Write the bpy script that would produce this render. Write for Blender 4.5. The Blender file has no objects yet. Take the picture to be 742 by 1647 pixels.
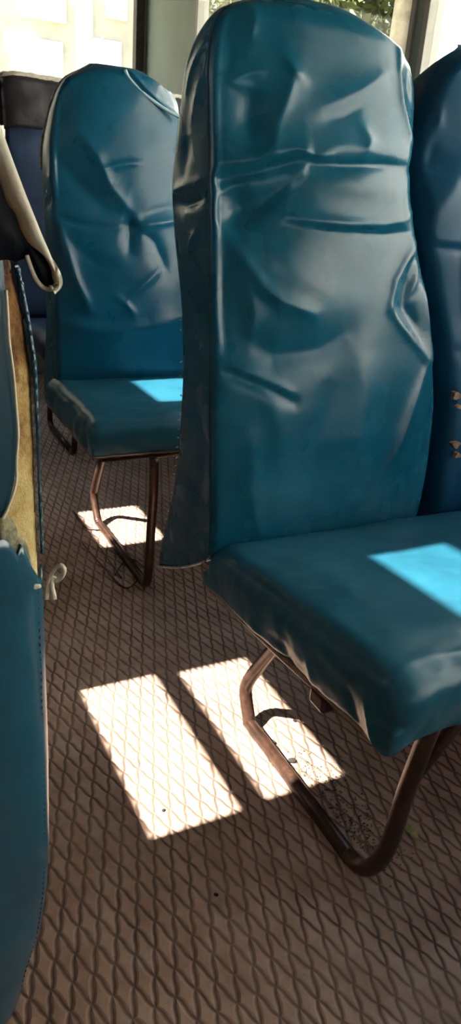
import bpy, bmesh, math, random
import numpy as np
from mathutils import Vector, Matrix, noise
random.seed(7)
SC = bpy.context.scene
COL = SC.collection

# ------------------------------------------------------------ camera
CAM = np.array([-0.4943, -0.9699, 1.0046])
RGT = np.array([0.89423007, -0.4413046, 0.07485202])
UPV = np.array([0.11318621, 0.3847312, 0.91606265])
FWD = np.array([0.43306057, 0.81069856, -0.39398781])
FPX = 1199.0
def ray(px, py):
    return FWD + RGT * (px - 371.0) / FPX - UPV * (py - 823.5) / FPX
def on_axis(px, py, axis, val):
    d = ray(px, py); return CAM + d * ((val - CAM[axis]) / d[axis])
KS = 0.17                       # recline of the backrests
def on_back(px, py, off):
    d = ray(px, py)
    t = (off + KS * (CAM[2] - .465) - CAM[1]) / (d[1] - KS * d[2])
    return CAM + d * t

cd = bpy.data.cameras.new('camera'); cam = bpy.data.objects.new('camera', cd); COL.objects.link(cam)
M = Matrix(((RGT[0], UPV[0], -FWD[0], CAM[0]), (RGT[1], UPV[1], -FWD[1], CAM[1]), (RGT[2], UPV[2], -FWD[2], CAM[2]), (0, 0, 0, 1)))
cam.matrix_world = M
cd.sensor_fit = 'VERTICAL'; cd.sensor_height = 36; cd.sensor_width = 36; cd.lens = 36 * FPX / 1647.0
cd.clip_start = 0.02
SC.camera = cam

# ------------------------------------------------------------ helpers
def link(name, me, mats, parent=None, smooth=True):
    o = bpy.data.objects.new(name, me); COL.objects.link(o)
    for m in (mats if isinstance(mats, (list, tuple)) else [mats]): me.materials.append(m)
    if parent: o.parent = parent
    if smooth and len(me.polygons): me.polygons.foreach_set('use_smooth', [True] * len(me.polygons))
    me.update(); return o
def mesh(name, verts, faces, mats, parent=None, smooth=True):
    me = bpy.data.meshes.new(name); me.from_pydata([tuple(map(float, v)) for v in verts], [], faces)
    bm = bmesh.new(); bm.from_mesh(me); bmesh.ops.recalc_face_normals(bm, faces=bm.faces); bm.to_mesh(me); bm.free()
    return link(name, me, mats, parent, smooth)
def thing(name, label, cat, loc=(0, 0, 0), group=None):
    o = bpy.data.objects.new(name, None); COL.objects.link(o); o.location = loc; o.empty_display_size = .1
    o['label'] = label; o['category'] = cat
    if group: o['group'] = group
    return o
def tag(o, label, cat, group=None):
    o['label'] = label; o['category'] = cat
    if group: o['group'] = group
    return o
def struct(o): o['kind'] = 'structure'; return o
def box_verts(x0, x1, y0, y1, z0, z1):
    v = [(x, y, z) for x in (x0, x1) for y in (y0, y1) for z in (z0, z1)]
    f = [(0, 1, 3, 2), (4, 6, 7, 5), (0, 4, 5, 1), (2, 3, 7, 6), (0, 2, 6, 4), (1, 5, 7, 3)]
    return v, f
class MB:
    def __init__(s): s.v = []; s.f = []
    def add(s, v, f):
        n = len(s.v); s.v += list(v); s.f += [tuple(i + n for i in q) for q in f]; return s
    def box(s, *a): return s.add(*box_verts(*a))
    def tube(s, pts, r, n=14, caps=True, squash=None):
        pts = [np.array(p, float) for p in pts]; rings = []; m = len(pts)
        rs = r if isinstance(r, (list, tuple)) else [r] * m
        t0 = pts[1] - pts[0]; t0 /= np.linalg.norm(t0)
        ref = np.array([0, 0, 1.0]) if abs(t0[2]) < .9 else np.array([1.0, 0, 0])
        a = np.cross(t0, ref); a /= np.linalg.norm(a)
        V = []
        for i, p in enumerate(pts):
            t = pts[min(i + 1, m - 1)] - pts[max(i - 1, 0)]; t /= np.linalg.norm(t)
            a = a - t * (a @ t); a /= np.linalg.norm(a); b = np.cross(t, a)
            for k in range(n):
                w = 2 * math.pi * k / n; V.append(p + rs[i] * (a * math.cos(w) + b * math.sin(w)))
        F = [(i * n + k, i * n + (k + 1) % n, (i + 1) * n + (k + 1) % n, (i + 1) * n + k) for i in range(m - 1) for k in range(n)]
        if caps: F += [tuple(range(n))[::-1], tuple((m - 1) * n + k for k in range(n))]
        return s.add([tuple(x) for x in V], F)
    def build(s, name, mats, parent=None, smooth=False, bevel=0):
        o = mesh(name, s.v, s.f, mats, parent, smooth)
        if bevel:
            b = o.modifiers.new('bevel', 'BEVEL'); b.width = bevel; b.segments = 2; b.limit_method = 'ANGLE'
        return o
def spline(pts, n=8):
    """Catmull-Rom through the points"""
    P = [np.array(p, float) for p in pts]; P = [2 * P[0] - P[1]] + P + [2 * P[-1] - P[-2]]; out = []
    for i in range(1, len(P) - 2):
        for k in range(n):
            t = k / n
            out.append(.5 * ((2 * P[i]) + (-P[i-1] + P[i+1]) * t + (2*P[i-1] - 5*P[i] + 4*P[i+1] - P[i+2]) * t*t + (-P[i-1] + 3*P[i] - 3*P[i+1] + P[i+2]) * t**3))
    out.append(P[-2]); return out

# ------------------------------------------------------------ materials
class NT:
    def __init__(s, name):
        s.m = bpy.data.materials.new(name); s.m.use_nodes = True; s.t = s.m.node_tree; s.t.nodes.clear()
        s.out = s.n('ShaderNodeOutputMaterial')
    def n(s, typ, **kw):
        x = s.t.nodes.new(typ)
        for k, v in kw.items(): setattr(x, k, v)
        return x
    def c(s, a, b): s.t.links.new(a, b)
    def math(s, op, a, b=None, clamp=False):
        x = s.n('ShaderNodeMath', operation=op); x.use_clamp = clamp
        for i, q in enumerate((a, b)):
            if q is None: continue
            if isinstance(q, (int, float)): x.inputs[i].default_value = q
            else: s.c(q, x.inputs[i])
        return x.outputs[0]
    def noise(s, scale, detail=4, rough=.5, vec=None, dist=0):
        x = s.n('ShaderNodeTexNoise'); x.inputs['Scale'].default_value = scale; x.inputs['Detail'].default_value = detail
        x.inputs['Roughness'].default_value = rough; x.inputs['Distortion'].default_value = dist
        s.c(vec if vec is not None else s.pos(), x.inputs['Vector']); return x.outputs['Fac']
    def pos(s):
        if not hasattr(s, '_p'): s._p = s.n('ShaderNodeTexCoord').outputs['Object']
        return s._p
    def ramp(s, fac, stops):
        x = s.n('ShaderNodeValToRGB'); e = x.color_ramp.elements
        while len(e) < len(stops): e.new(.5)
        for q, (p, c) in zip(e, stops): q.position = p; q.color = tuple(c) + (1,) if len(c) == 3 else c
        s.c(fac, x.inputs[0]); return x.outputs[0]
    def mix(s, fac, a, b):
        x = s.n('ShaderNodeMix', data_type='RGBA')
        for i, q in ((0, fac), (6, a), (7, b)):
            if isinstance(q, (int, float)): x.inputs[i].default_value = q
            elif isinstance(q, tuple): x.inputs[i].default_value = q + (1,)
            else: s.c(q, x.inputs[i])
        return x.outputs[2]
    def bump(s, h, strength, dist):
        x = s.n('ShaderNodeBump'); x.inputs['Strength'].default_value = strength; x.inputs['Distance'].default_value = dist
        s.c(h, x.inputs['Height']); return x.outputs[0]
    def pbr(s, color, rough=.5, spec=.5, metal=0, normal=None, coat=0, coat_rough=.1, sheen=0):
        b = s.n('ShaderNodeBsdfPrincipled')
        if isinstance(color, tuple): b.inputs['Base Color'].default_value = color + (1,)
        else: s.c(color, b.inputs['Base Color'])
        if isinstance(rough, (int, float)): b.inputs['Roughness'].default_value = rough
        else: s.c(rough, b.inputs['Roughness'])
        b.inputs['Specular IOR Level'].default_value = spec; b.inputs['Metallic'].default_value = metal
        b.inputs['Coat Weight'].default_value = coat; b.inputs['Coat Roughness'].default_value = coat_rough
        b.inputs['Sheen Weight'].default_value = sheen
        if normal is not None: s.c(normal, b.inputs['Normal'])
        s.c(b.outputs[0], s.out.inputs[0]); return s.m

def vinyl(name, col, rough=.3, spec=.28, dirt=.25, coat=0):
    t = NT(name)
    n1 = t.noise(5, 5, .6); n2 = t.noise(160, 3, .6); n3 = t.noise(14, 3, .5)
    dk = tuple(c * .72 for c in col); lt = tuple(min(1, c * 1.18 + .004) for c in col)
    c = t.ramp(n1, [(.3, dk), (.55, col), (.75, lt)])
    dust = t.ramp(t.noise(38, 6, .7), [(.62, (0, 0, 0)), (.8, (1, 1, 1))])
    c = t.mix(t.math('MULTIPLY', dust, dirt), c, (.16, .17, .15))
    r = t.math('ADD', t.math('MULTIPLY', n3, .16), rough - .08)
    h = t.math('ADD', t.math('MULTIPLY', n2, .25), t.math('MULTIPLY', n3, 1.0))
    return t.pbr(c, r, spec, normal=t.bump(h, .25, .0012), coat=coat, coat_rough=.28)
TEAL = vinyl('teal_vinyl', (.004, .080, .136), .27)
TEAL2 = vinyl('teal_vinyl_rear', (.004, .082, .150), .29)
BLUE = vinyl('blue_vinyl', (.005, .064, .130), .38)
TEALC = vinyl('cushion_vinyl', (.014, .088, .134), .34)
NAVY = vinyl('navy_vinyl', (.012, .030, .075), .5, .35)
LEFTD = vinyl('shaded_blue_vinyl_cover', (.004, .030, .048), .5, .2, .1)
BLACKV = vinyl('shade_black_vinyl', (.003, .005, .010), .5, .2, .03)  # near-black colour stands in for shade inside the torn flap
LEFTV = vinyl('dark_blue_vinyl', (.004, .050, .085), .33, .4, .25, .5)

t = NT('brown_headrest_leatherette')
HEADCAP = t.pbr(t.ramp(t.noise(22, 6, .7), [(.3, (.010, .009, .013)), (.6, (.022, .018, .022)), (.8, (.045, .036, .034))]), .5, .4, normal=t.bump(t.noise(60), .4, .003))
t = NT('worn_pale_piping')
PIPE = t.pbr(t.ramp(t.noise(90, 4, .7), [(.35, (.10, .10, .09)), (.65, (.42, .42, .38))]), .6)
t = NT('lit_teal_piping'); LPIPE = t.pbr((.32, .48, .52), .3, .6)  # pale colour paints in the light caught by the top corner seam
t = NT('teal_piping'); TPIPE = t.pbr((.004, .035, .05), .5, .3)
t = NT('white_thread'); THREAD = t.pbr(t.ramp(t.noise(120), [(.3, (.35, .33, .28)), (.7, (.75, .73, .66))]), .8)
t = NT('cloth_lining')
LINING = t.pbr(t.ramp(t.noise(45, 5, .7), [(.3, (.40, .36, .27)), (.7, (.66, .63, .53))]), .9, .2, normal=t.bump(t.noise(300), .4, .001))
t = NT('aged_yellow_foam')
z = t.n('ShaderNodeSeparateXYZ'); t.c(t.pos(), z.inputs[0])
grim = t.math('ADD', t.math('MULTIPLY', t.noise(26, 6, .7), 1.0), t.math('MULTIPLY', t.math('SUBTRACT', z.outputs[2], .83), 2.8))
FOAM = t.pbr(t.ramp(grim, [(.34, (.50, .40, .19)), (.52, (.38, .27, .11)), (.68, (.17, .085, .03)), (.85, (.035, .018, .012))]), .95, .1, normal=t.bump(t.noise(140, 6, .7), .9, .004))
t = NT('peeling_vinyl_residue')
PEEL = t.pbr(t.ramp(t.noise(60, 6, .75), [(.35, (.03, .05, .055)), (.5, (.10, .11, .08)), (.68, (.32, .27, .15))]), .8, .2, normal=t.bump(t.noise(120), .6, .003))
t = NT('rusty_brown_tube')
RUST = t.pbr(t.ramp(t.noise(30, 6, .7), [(.3, (.020, .011, .008)), (.55, (.060, .028, .018)), (.75, (.14, .065, .04))]), t.math('ADD', t.math('MULTIPLY', t.noise(50), .3), .2), .6, .35, normal=t.bump(t.noise(90), .3, .001))
t = NT('seat_board_wood')
BOARD = t.pbr(t.ramp(t.noise(40, 5, .7), [(.3, (.10, .045, .025)), (.7, (.36, .22, .14))]), .75, .3)
t = NT('painted_sheet_metal')
PAINT = t.pbr(t.ramp(t.noise(2.5, 5, .6), [(.3, (.17, .215, .185)), (.7, (.23, .28, .24))]), .6, .3)
t = NT('brown_laminate_ceiling'); CEIL = t.pbr(t.ramp(t.noise(2.5, 5, .6), [(.3, (.085, .055, .035)), (.7, (.14, .095, .06))]), .6, .3)
t = NT('dark_rubber_gasket'); GASKET = t.pbr(t.ramp(t.noise(40), [(.3, (.018, .011, .008)), (.7, (.06, .04, .028))]), .55)
t = NT('grey_window_post'); POST = t.pbr((.30, .29, .25), .5)
t = NT('window_glass')
g = t.n('ShaderNodeBsdfGlossy'); g.inputs['Roughness'].default_value = .03
tr = t.n('ShaderNodeBsdfTransparent'); tr.inputs[0].default_value = (.95, .96, .95, 1)
lw = t.n('ShaderNodeLayerWeight'); lw.inputs[0].default_value = .5
fr = t.n('ShaderNodeMath', operation='MULTIPLY_ADD'); t.c(t.math('POWER', lw.outputs['Facing'], 4.0), fr.inputs[0]); fr.inputs[1].default_value = .7; fr.inputs[2].default_value = .04
mx = t.n('ShaderNodeMixShader'); t.c(fr.outputs[0], mx.inputs[0]); t.c(tr.outputs[0], mx.inputs[1]); t.c(g.outputs[0], mx.inputs[2]); t.c(mx.outputs[0], t.out.inputs[0])
GLASS = t.m
# floor: reddish-brown plate under a diamond grid of dark grooves
t = NT('diamond_plate_floor')
s = t.n('ShaderNodeSeparateXYZ'); t.c(t.pos(), s.inputs[0])
wob = t.math('MULTIPLY', t.math('SUBTRACT', t.noise(9, 2), .5), .35)
PX, PY = .0297, .0780
u = t.math('ADD', t.math('DIVIDE', t.math('ADD', s.outputs[0], .2438), PX), wob)
v = t.math('ADD', t.math('DIVIDE', t.math('ADD', s.outputs[1], .100), PY), t.math('MULTIPLY', wob, .6))
def tri(e):   # distance to nearest integer
    f = t.math('FRACT', e); return t.math('MINIMUM', f, t.math('SUBTRACT', 1.0, f))
# rounded lozenges: bend the strands with a sine of the other axis
bend = t.math('MULTIPLY', t.math('SINE', t.math('MULTIPLY', v, 4 * math.pi)), .045)
du = tri(t.math('ADD', t.math('ADD', u, v), bend)); dv = tri(t.math('SUBTRACT', t.math('SUBTRACT', u, v), bend))
dmin = t.math('MINIMUM', du, dv)
line = t.ramp(dmin, [(.045, (1, 1, 1)), (.125, (0, 0, 0))])
wear = t.ramp(t.noise(6, 5, .65), [(.38, (.55, .55, .55)), (.62, (1, 1, 1))])
linew = t.math('MULTIPLY', line, wear)
base = t.ramp(t.noise(11, 6, .65), [(.25, (.32, .19, .135)), (.5, (.47, .305, .225)), (.75, (.58, .42, .325))])
speck = t.ramp(t.noise(170, 3, .7), [(.60, (0, 0, 0)), (.72, (1, 1, 1))])
c1 = t.mix(t.math('MULTIPLY', speck, .35), base, (.09, .05, .036))
c2 = t.mix(t.math('MULTIPLY', linew, .86), c1, (.060, .030, .020))
hh = t.math('ADD', t.math('MULTIPLY', t.ramp(dmin, [(.03, (0, 0, 0)), (.20, (1, 1, 1))]), 1.0), t.math('MULTIPLY', t.noise(70, 4), .25))
FLOOR = t.pbr(c2, .62, .35, normal=t.bump(hh, .8, .0035))
# outside
t = NT('sunlit_plaster'); PLASTER = t.pbr(t.ramp(t.noise(1.2, 4), [(.3, (.74, .70, .60)), (.7, (.86, .83, .75))]), .9)
t = NT('white_gate_panel'); WHITE = t.pbr((.86, .85, .80), .8)
t = NT('grey_plaster_trim'); GTRIM = t.pbr(t.ramp(t.noise(3), [(.3, (.42, .39, .31)), (.7, (.55, .51, .42))]), .9)
t = NT('dry_ground'); GROUND = t.pbr(t.ramp(t.noise(1.5, 6), [(.3, (.32, .27, .18)), (.7, (.50, .44, .32))]), .95)
t = NT('leaf_green'); LEAF = t.pbr(t.ramp(t.noise(3.5, 3), [(.3, (.020, .035, .006)), (.55, (.055, .075, .014)), (.75, (.13, .13, .04))]), .6)
t = NT('bark'); BARK = t.pbr(t.ramp(t.noise(12, 5), [(.3, (.035, .028, .014)), (.7, (.075, .06, .032))]), .9)
t = NT('dry_leaf'); DLEAF = t.pbr(t.ramp(t.noise(60, 4), [(.35, (.20, .17, .04)), (.7, (.48, .48, .16))]), .7)
t = NT('dark_chip'); CHIP = t.pbr((.02, .013, .01), .9)
t = NT('grit'); GRIT = t.pbr(t.ramp(t.noise(150), [(.4, (.03, .018, .012)), (.65, (.35, .25, .16))]), .9)

# ------------------------------------------------------------ relief of the loose covers
def field(X, Z, feats):
    """sum of ridges (+) and valleys (-): feats = (polyline in x,z ; amplitude ; width)"""
    D = np.zeros_like(X)
    for pts, amp, w in feats:
        pts = np.array(pts, float); seg = pts[1:] - pts[:-1]; L = np.linalg.norm(seg, axis=1); cum = np.concatenate([[0], np.cumsum(L)])
        best = np.full_like(X, 1e9); tt = np.zeros_like(X)
        for i in range(len(seg)):
            rx, rz = X - pts[i, 0], Z - pts[i, 1]
            s_ = np.clip((rx * seg[i, 0] + rz * seg[i, 1]) / (L[i]**2 + 1e-12), 0, 1)
            d = np.hypot(rx - s_ * seg[i, 0], rz - s_ * seg[i, 1])
            m = d < best; best = np.where(m, d, best); tt = np.where(m, (cum[i] + s_ * L[i]) / cum[-1], tt)
        env = .35 + .65 * np.sin(np.pi * np.clip(tt, .02, .98)) ** .6
        D += amp * (1.15 if w >= .016 else .8) * env * np.exp(.35 - np.sqrt((best / (w * .95)) ** 2 + .1225))
    return D
def interp(tab, z):
    a = np.array(sorted(tab)); return np.interp(z, a[:, 0], a[:, 1])
def smooth_interp(tab, z):
    zz = np.asarray(z, float)
    k = np.array([-1, -.66, -.33, 0, .33, .66, 1]) * .022
    return sum(interp(tab, zz + d) for d in k) / len(k)
def fbm(p, s, o=3):
    return noise.fractal(Vector(p) * s, 1.0, 2.0, o)

def backrest(name, mat, parent, off, zb, zt, xl, xr, yb, feats, side_feats=(), seed=0., bulge=.032, drop=.153, amp=1.0, rl=.010, rr=.03, corner=.045, drop_len=.27, nz=190):
    """A stuffed slab in a loose vinyl cover. tables are (z, value): xl/xr front edges, yb depth of the rear edge behind `off`."""
    NF, NS, NB = 112, 26, 26
    u_ = np.linspace(0, 1, nz); zr = zb + (zt - zb) * (1 - (1 - u_) ** 1.6) ** 1.0
    V = []; a = np.linspace(0, 1, NF)
    for i, z0 in enumerate(zr):
        L, R_ = float(smooth_interp(xl, z0)), float(smooth_interp(xr, z0))
        top = max(0., (z0 - (zt - corner)) / corner)
        yf = off + KS * (z0 - .465) + .035 * (1 - math.sqrt(max(0, 1 - top**2)))
        YB = max(off + float(smooth_interp(yb, z0)), yf + .012)
        YBr = yf + (YB - yf) * .9
        # front
        x = L + (R_ - L) * a
        w = R_ - L
        y = np.full(NF, yf)
        y -= bulge * (1 - np.abs(2 * a - 1) ** 2.6) * min(1, 6 * (u_[i] + .02)) * math.sqrt(max(0.02, 1 - top**2))
        d = (1 - a) * w; m = np.clip(1 - d / rr, 0, 1); y += rr * (1 - np.sqrt(1 - m**2))
        d = a * w; m = np.clip(1 - d / rl, 0, 1); y += rl * (1 - np.sqrt(1 - m**2))
        D = field(x, np.full(NF, z0), feats) * amp
        D += np.array([.0032 * fbm((xx * 1.0, seed, z0), 6, 2) + .0002 * fbm((xx * 1.2, seed + 3, z0), 22, 2) for xx in x])
        D *= np.clip(a * 25, 0, 1) * np.clip((1 - a) * 25, 0, 1) * min(1, (1 - top) * 3)
        y = y - D
        tuck = math.exp(-u_[i] / .018)          # bottom edge rolls under
        y = y + .02 * tuck
        for xx, yy in zip(x, y): V.append([xx, yy, z0])
        y_fr, y_fl = y[-1], y[0]
        # right side, back, left side
        for k in range(1, NS + 1):
            q = k / (NS + 1); yy = y_fr + (YBr - y_fr) * q
            V.append([R_ - .012 * math.sin(q * math.pi / 2) * 0 + .006 * fbm((yy, seed, z0), 14) * math.sin(math.pi * q) + .006 * math.sin(math.pi * q), yy, z0])
        for k in range(NB):
            q = k / (NB - 1); rnd = .5 - .5 * math.cos(math.pi * q)
            V.append([R_ + (L - R_) * q, YBr + (YB - YBr) * q + .010 * math.sin(math.pi * q), z0])
        for k in range(1, NS + 1):
            q = k / (NS + 1); yy = YB + (y_fl - YB) * q
            sd = field(np.array([yy - off]), np.array([z0]), side_feats)[0] * amp if side_feats else 0
            env = math.sin(math.pi * q) ** .5
            V.append([L - (sd + .0030 * fbm((yy * 1.2, seed + 7, z0), 7, 2)) * env - .004 * env, yy, z0])
    n = NF + NS + NB + NS
    # the cover hangs lower towards the rear
    for i in range(nz):
        k = (1 - min(1, u_[i] / .35)) ** 2
        for j in range(n):
            p = V[i * n + j]; dy = max(0, p[1] - off - .01)
            p[2] -= drop * min(1, dy / drop_len) ** .75 * k
    F = [(i * n + k, i * n + (k + 1) % n, (i + 1) * n + (k + 1) % n, (i + 1) * n + k) for i in range(nz - 1) for k in range(n)]
    # close top and bottom with strips between the front and the back run
    c = len(V); top = np.mean(V[(nz - 1) * n:], axis=0); top[2] += .002; V.append(list(top))
    F += [((nz - 1) * n + k, (nz - 1) * n + (k + 1) % n, c) for k in range(n)]
    c = len(V); bot = np.mean(V[:n], axis=0); bot[2] += .03; V.append(list(bot))
    F += [((k + 1) % n, k, c) for k in range(n)]
    o = mesh(name, V, F, mat, parent)
    o['n'] = n
    return o, V, n, nz, NF, NS, NB

def cushion(name, mat, parent, x0, x1, yf, yr, zbf, zbr, ztf, ztr, feats=(), r=.035, seed=0., N=(150, 100, 26), sag=.0, side=()):
    """Rounded pad: a box grid pulled onto rounded corners, tilted, then wrinkled"""
    nx, ny, nz = N; idx = {}; V = []; F = []
    W, Dp, Hh = x1 - x0, yr - yf, 1.0
    def vid(i, j, k):
        if (i, j, k) not in idx:
            idx[(i, j, k)] = len(V); V.append((i / nx, j / ny, k / nz))
        return idx[(i, j, k)]
    for i in range(nx):
        for j in range(ny):
            for k in (0, nz): F.append((vid(i, j, k), vid(i + 1, j, k), vid(i + 1, j + 1, k), vid(i, j + 1, k)))
    for i in range(nx):
        for k in range(nz):
            for j in (0, ny): F.append((vid(i, j, k), vid(i + 1, j, k), vid(i + 1, j, k + 1), vid(i, j, k + 1)))
    for j in range(ny):
        for k in range(nz):
            for i in (0, nx): F.append((vid(i, j, k), vid(i, j + 1, k), vid(i, j + 1, k + 1), vid(i, j, k + 1)))
    P = []
    for a, b, c in V:
        x = x0 + W * a; y = yf + Dp * b
        h = (ztf - zbf) * (1 - b) + (ztr - zbr) * b; zb_ = zbf * (1 - b) + zbr * b
        z_ = h * c
        rb = .010
        # round: top edges radius r, bottom edges rb
        rt = min(r, h * .85)
        q = np.array([x, y, z_]); rr_ = rt if c > .35 else rb
        inner = np.array([min(max(x, x0 + rr_), x1 - rr_), min(max(y, yf + rr_), yr - rr_), min(z_, h - rt) if c > .35 else max(z_, rb)])
        d = q - inner; Ln = np.linalg.norm(d)
        if Ln > 1e-6 and Ln > rr_: q = inner + d / Ln * rr_
        crown = .012 * (math.sin(math.pi * min(max(a * 1.0, 0), 1)) ** .4) * math.sin(math.pi * b) ** .6 * (c ** 2)
        q[2] += crown - sag * math.exp(-((a - .5) / .2) ** 2) * math.sin(math.pi * b) * c
        P.append([q[0], q[1], zb_ + q[2], a, b, c])
    A = np.array(P)
    D = field(A[:, 0], A[:, 1], feats) if feats else np.zeros(len(A))
    S = field(A[:, 1], A[:, 2], side) if side else np.zeros(len(A))
    out = []
    for p, d, sd in zip(P, D, S):
        a, b, c = p[3:]
        n1 = fbm((p[0], p[1], seed), 10) * .002 + fbm((p[0], p[1] * 1.3, seed + 4), 28) * .0008
        z = p[2] + (d + n1) * (c > .5) * c
        x, y = p[0], p[1]
        if a < .02: x -= sd + .004 * fbm((seed, y, z), 16) + .003 * math.sin(math.pi * c)
        if b < .03: y -= .004 * fbm((x, seed, z), 14) + .006 * math.sin(math.pi * c)
        out.append((x, y, z))
    return mesh(name, out, F, mat, parent)

def P2(pts, off): return [tuple(on_back(x, y, off)[[0, 2]]) for x, y in pts]
def S2(pts, x=0.0, off=0.0): return [(on_axis(a, b, 0, x)[1] - off, on_axis(a, b, 0, x)[2]) for a, b in pts]

# ============================================================ MAIN DOUBLE SEAT
main = thing('double_seat', 'nearest teal vinyl double bus seat, its tall wrinkled backrest in the middle of the photo', 'seat', (.46, -.2, 0))
main_inv = -Vector(main.location)
def off_parent(o, root):
    o.matrix_parent_inverse = Matrix.Translation(-Vector(root.location)) if o.parent == root else Matrix.Identity(4); return o
mm = .001
mf = [
 # fold under the headrest pillow
 (P2([(338, 292), (372, 286), (410, 276), (450, 262), (484, 252)], 0), -15*mm, .010),
 (P2([(330, 268), (380, 262), (430, 250), (470, 240)], 0), 9*mm, .014),
 (P2([(462, 238), (480, 249), (497, 251), (512, 250)], 0), 8*mm, .006),
 (P2([(484, 262), (530, 266), (600, 266), (640, 270), (668, 273)], 0), -10*mm, .007),
 (P2([(484, 240), (530, 236), (600, 242), (660, 250)], 0), 6*mm, .018),
 (P2([(500, 290), (560, 300), (640, 305)], 0), 6*mm, .025),
 # dark hollow left of the centre
 (P2([(385, 345), (420, 330), (450, 305), (478, 282)], 0), -11*mm, .022),
 (P2([(360, 420), (358, 500), (362, 560)], 0), -7*mm, .012),
 (P2([(372, 300), (385, 335), (372, 380)], 0), -19*mm, .038),
 (P2([(478, 262), (452, 310), (420, 352), (384, 392)], 0), 7*mm, .012),
 # second fold
 (P2([(448, 346), (490, 353), (540, 358), (600, 358), (640, 352), (664, 340)], 0), 9*mm, .008),
 (P2([(560, 372), (600, 376), (660, 374)], 0), -8*mm, .008),
 (P2([(450, 362), (500, 368), (560, 370)], 0), -4*mm, .008),
 (P2([(664, 340), (672, 355), (668, 372)], 0), 6*mm, .006),
 # diagonal fold at left
 (P2([(372, 392), (392, 425), (412, 456), (440, 480), (490, 500)], 0), 11*mm, .011),
 (P2([(420, 400), (460, 440), (520, 470)], 0), 4*mm, .030),
 (P2([(375, 480), (385, 540), (430, 566), (500, 556), (545, 530)], 0), -8*mm, .026),
 (P2([(385, 440), (400, 500), (395, 560)], 0), 5*mm, .012),
 (P2([(356, 578), (385, 590), (420, 606), (455, 624)], 0), 6*mm, .005),
 (P2([(358, 592), (392, 606), (430, 622), (462, 640)], 0), -7*mm, .006),
 (P2([(400, 610), (430, 650), (440, 720)], 0), 4*mm, .020),
 # diamond fold at the right edge
 (P2([(672, 385), (645, 415), (622, 450), (612, 490)], 0), 9*mm, .007),
 (P2([(612, 490), (632, 520), (655, 545), (680, 575)], 0), 9*mm, .006),
 (P2([(645, 440), (640, 490), (668, 535)], 0), -11*mm, .016),
 (P2([(690, 420), (682, 480), (688, 540), (692, 570)], 0), 8*mm, .008),
 (P2([(665, 430), (660, 455), (650, 470)], 0), 5*mm, .006),
 (P2([(694, 560), (672, 600), (650, 650), (632, 700), (600, 760), (560, 810)], 0), 10*mm, .012),
 (P2([(704, 600), (694, 660), (670, 740), (640, 790)], 0), -7*mm, .018),
 (P2([(560, 560), (570, 620), (560, 700), (540, 760)], 0), 6*mm, .035),
 (P2([(530, 600), (500, 700), (480, 800)], 0), -5*mm, .030),
 (P2([(700, 660), (690, 690), (684, 720)], 0), 4*mm, .005),
 (P2([(400, 700), (398, 780), (410, 850)], 0), 5*mm, .014),
 # headrest pillow
 (P2([(398, 8), (400, 30), (396, 55)], 0), 6*mm, .008),
 (P2([(365, 20), (368, 90), (360, 130)], 0), -5*mm, .012),
 (P2([(366, 130), (390, 120), (414, 115)], 0), 4*mm, .006),
 (P2([(446, 98), (456, 118), (470, 132)], 0), 7*mm, .007),
 (P2([(456, 120), (446, 160), (432, 200), (428, 240)], 0), 7*mm, .012),
 (P2([(400, 140), (398, 190), (396, 235)], 0), -15*mm, .030),
 (P2([(500, 175), (560, 150), (610, 120)], 0), 5*mm, .016),
 (P2([(500, 195), (540, 185), (570, 165)], 0), -5*mm, .014),
 (P2([(560, 200), (574, 225), (566, 245)], 0), 6*mm, .010),
 (P2([(652, 62), (634, 85), (630, 120), (636, 165), (648, 205), (666, 240)], 0), 7*mm, .006),
 (P2([(655, 95), (650, 140), (660, 180)], 0), -7*mm, .012),
 (P2([(660, 100), (668, 108)], 0), 7*mm, .005),
]
# crossing of main seat's left side: fold and dents, (depth, height)
ms = [
 (S2([(276, 312), (296, 303), (318, 298), (336, 286)]), 11*mm, .008),
 (S2([(278, 322), (300, 330), (330, 318)]), -13*mm, .009),
 (S2([(290, 328), (315, 345), (332, 352)]), 5*mm, .008),
 (S2([(325, 368), (318, 385), (310, 400)]), 7*mm, .010),
 (S2([(352, 12), (335, 60), (318, 105), (304, 150)]), 7*mm, .005),
 (S2([(330, 30), (312, 70), (302, 110)]), -6*mm, .010),
 (S2([(345, 60), (328, 130), (312, 190)]), 5*mm, .012),
 (S2([(300, 220), (300, 270)]), -6*mm, .02),
 (S2([(300, 560), (330, 700), (320, 840)]), -6*mm, .03),
]
XL = [(.3, .0), (.46, .0), (1.17, .0), (1.20, .005), (1.225, .012), (1.25, .035), (1.262, .07), (1.275, .16)]
XR = [(.3, .435), (.473, .440), (.577, .453), (.69, .458), (.84, .427), (.94, .393), (1.007, .372), (1.072, .367), (1.154, .373), (1.2, .365), (1.225, .345), (1.25, .300), (1.265, .24), (1.275, .20)]
YB = [(.3, .265), (.47, .235), (.54, .19), (.613, .162), (.742, .162), (.839, .185), (.93, .225), (1.005, .247), (1.11, .226), (1.175, .214), (1.208, .192), (1.235, .165), (1.27, .15)]
o, V, n, nz, NF, NS, NB = backrest('backrest', TEAL, main, 0.0, .455, 1.272, XL, XR, YB, mf, ms, seed=1.3)
off_parent(o, main); o['label'] = 'near backrest, wrinkled teal vinyl cover with a dark side panel'; back_main = o
# corner seam between front and side of the cover
seam = [V[i * n + 0] for i in range(2, nz - 14, 4)]
s_ = MB().tube([(p[0] - .0005, p[1] + .001, p[2]) for p in seam], .0018, 8).build('seam_piping', TPIPE, back_main, True)
off_parent(s_, main)
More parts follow.
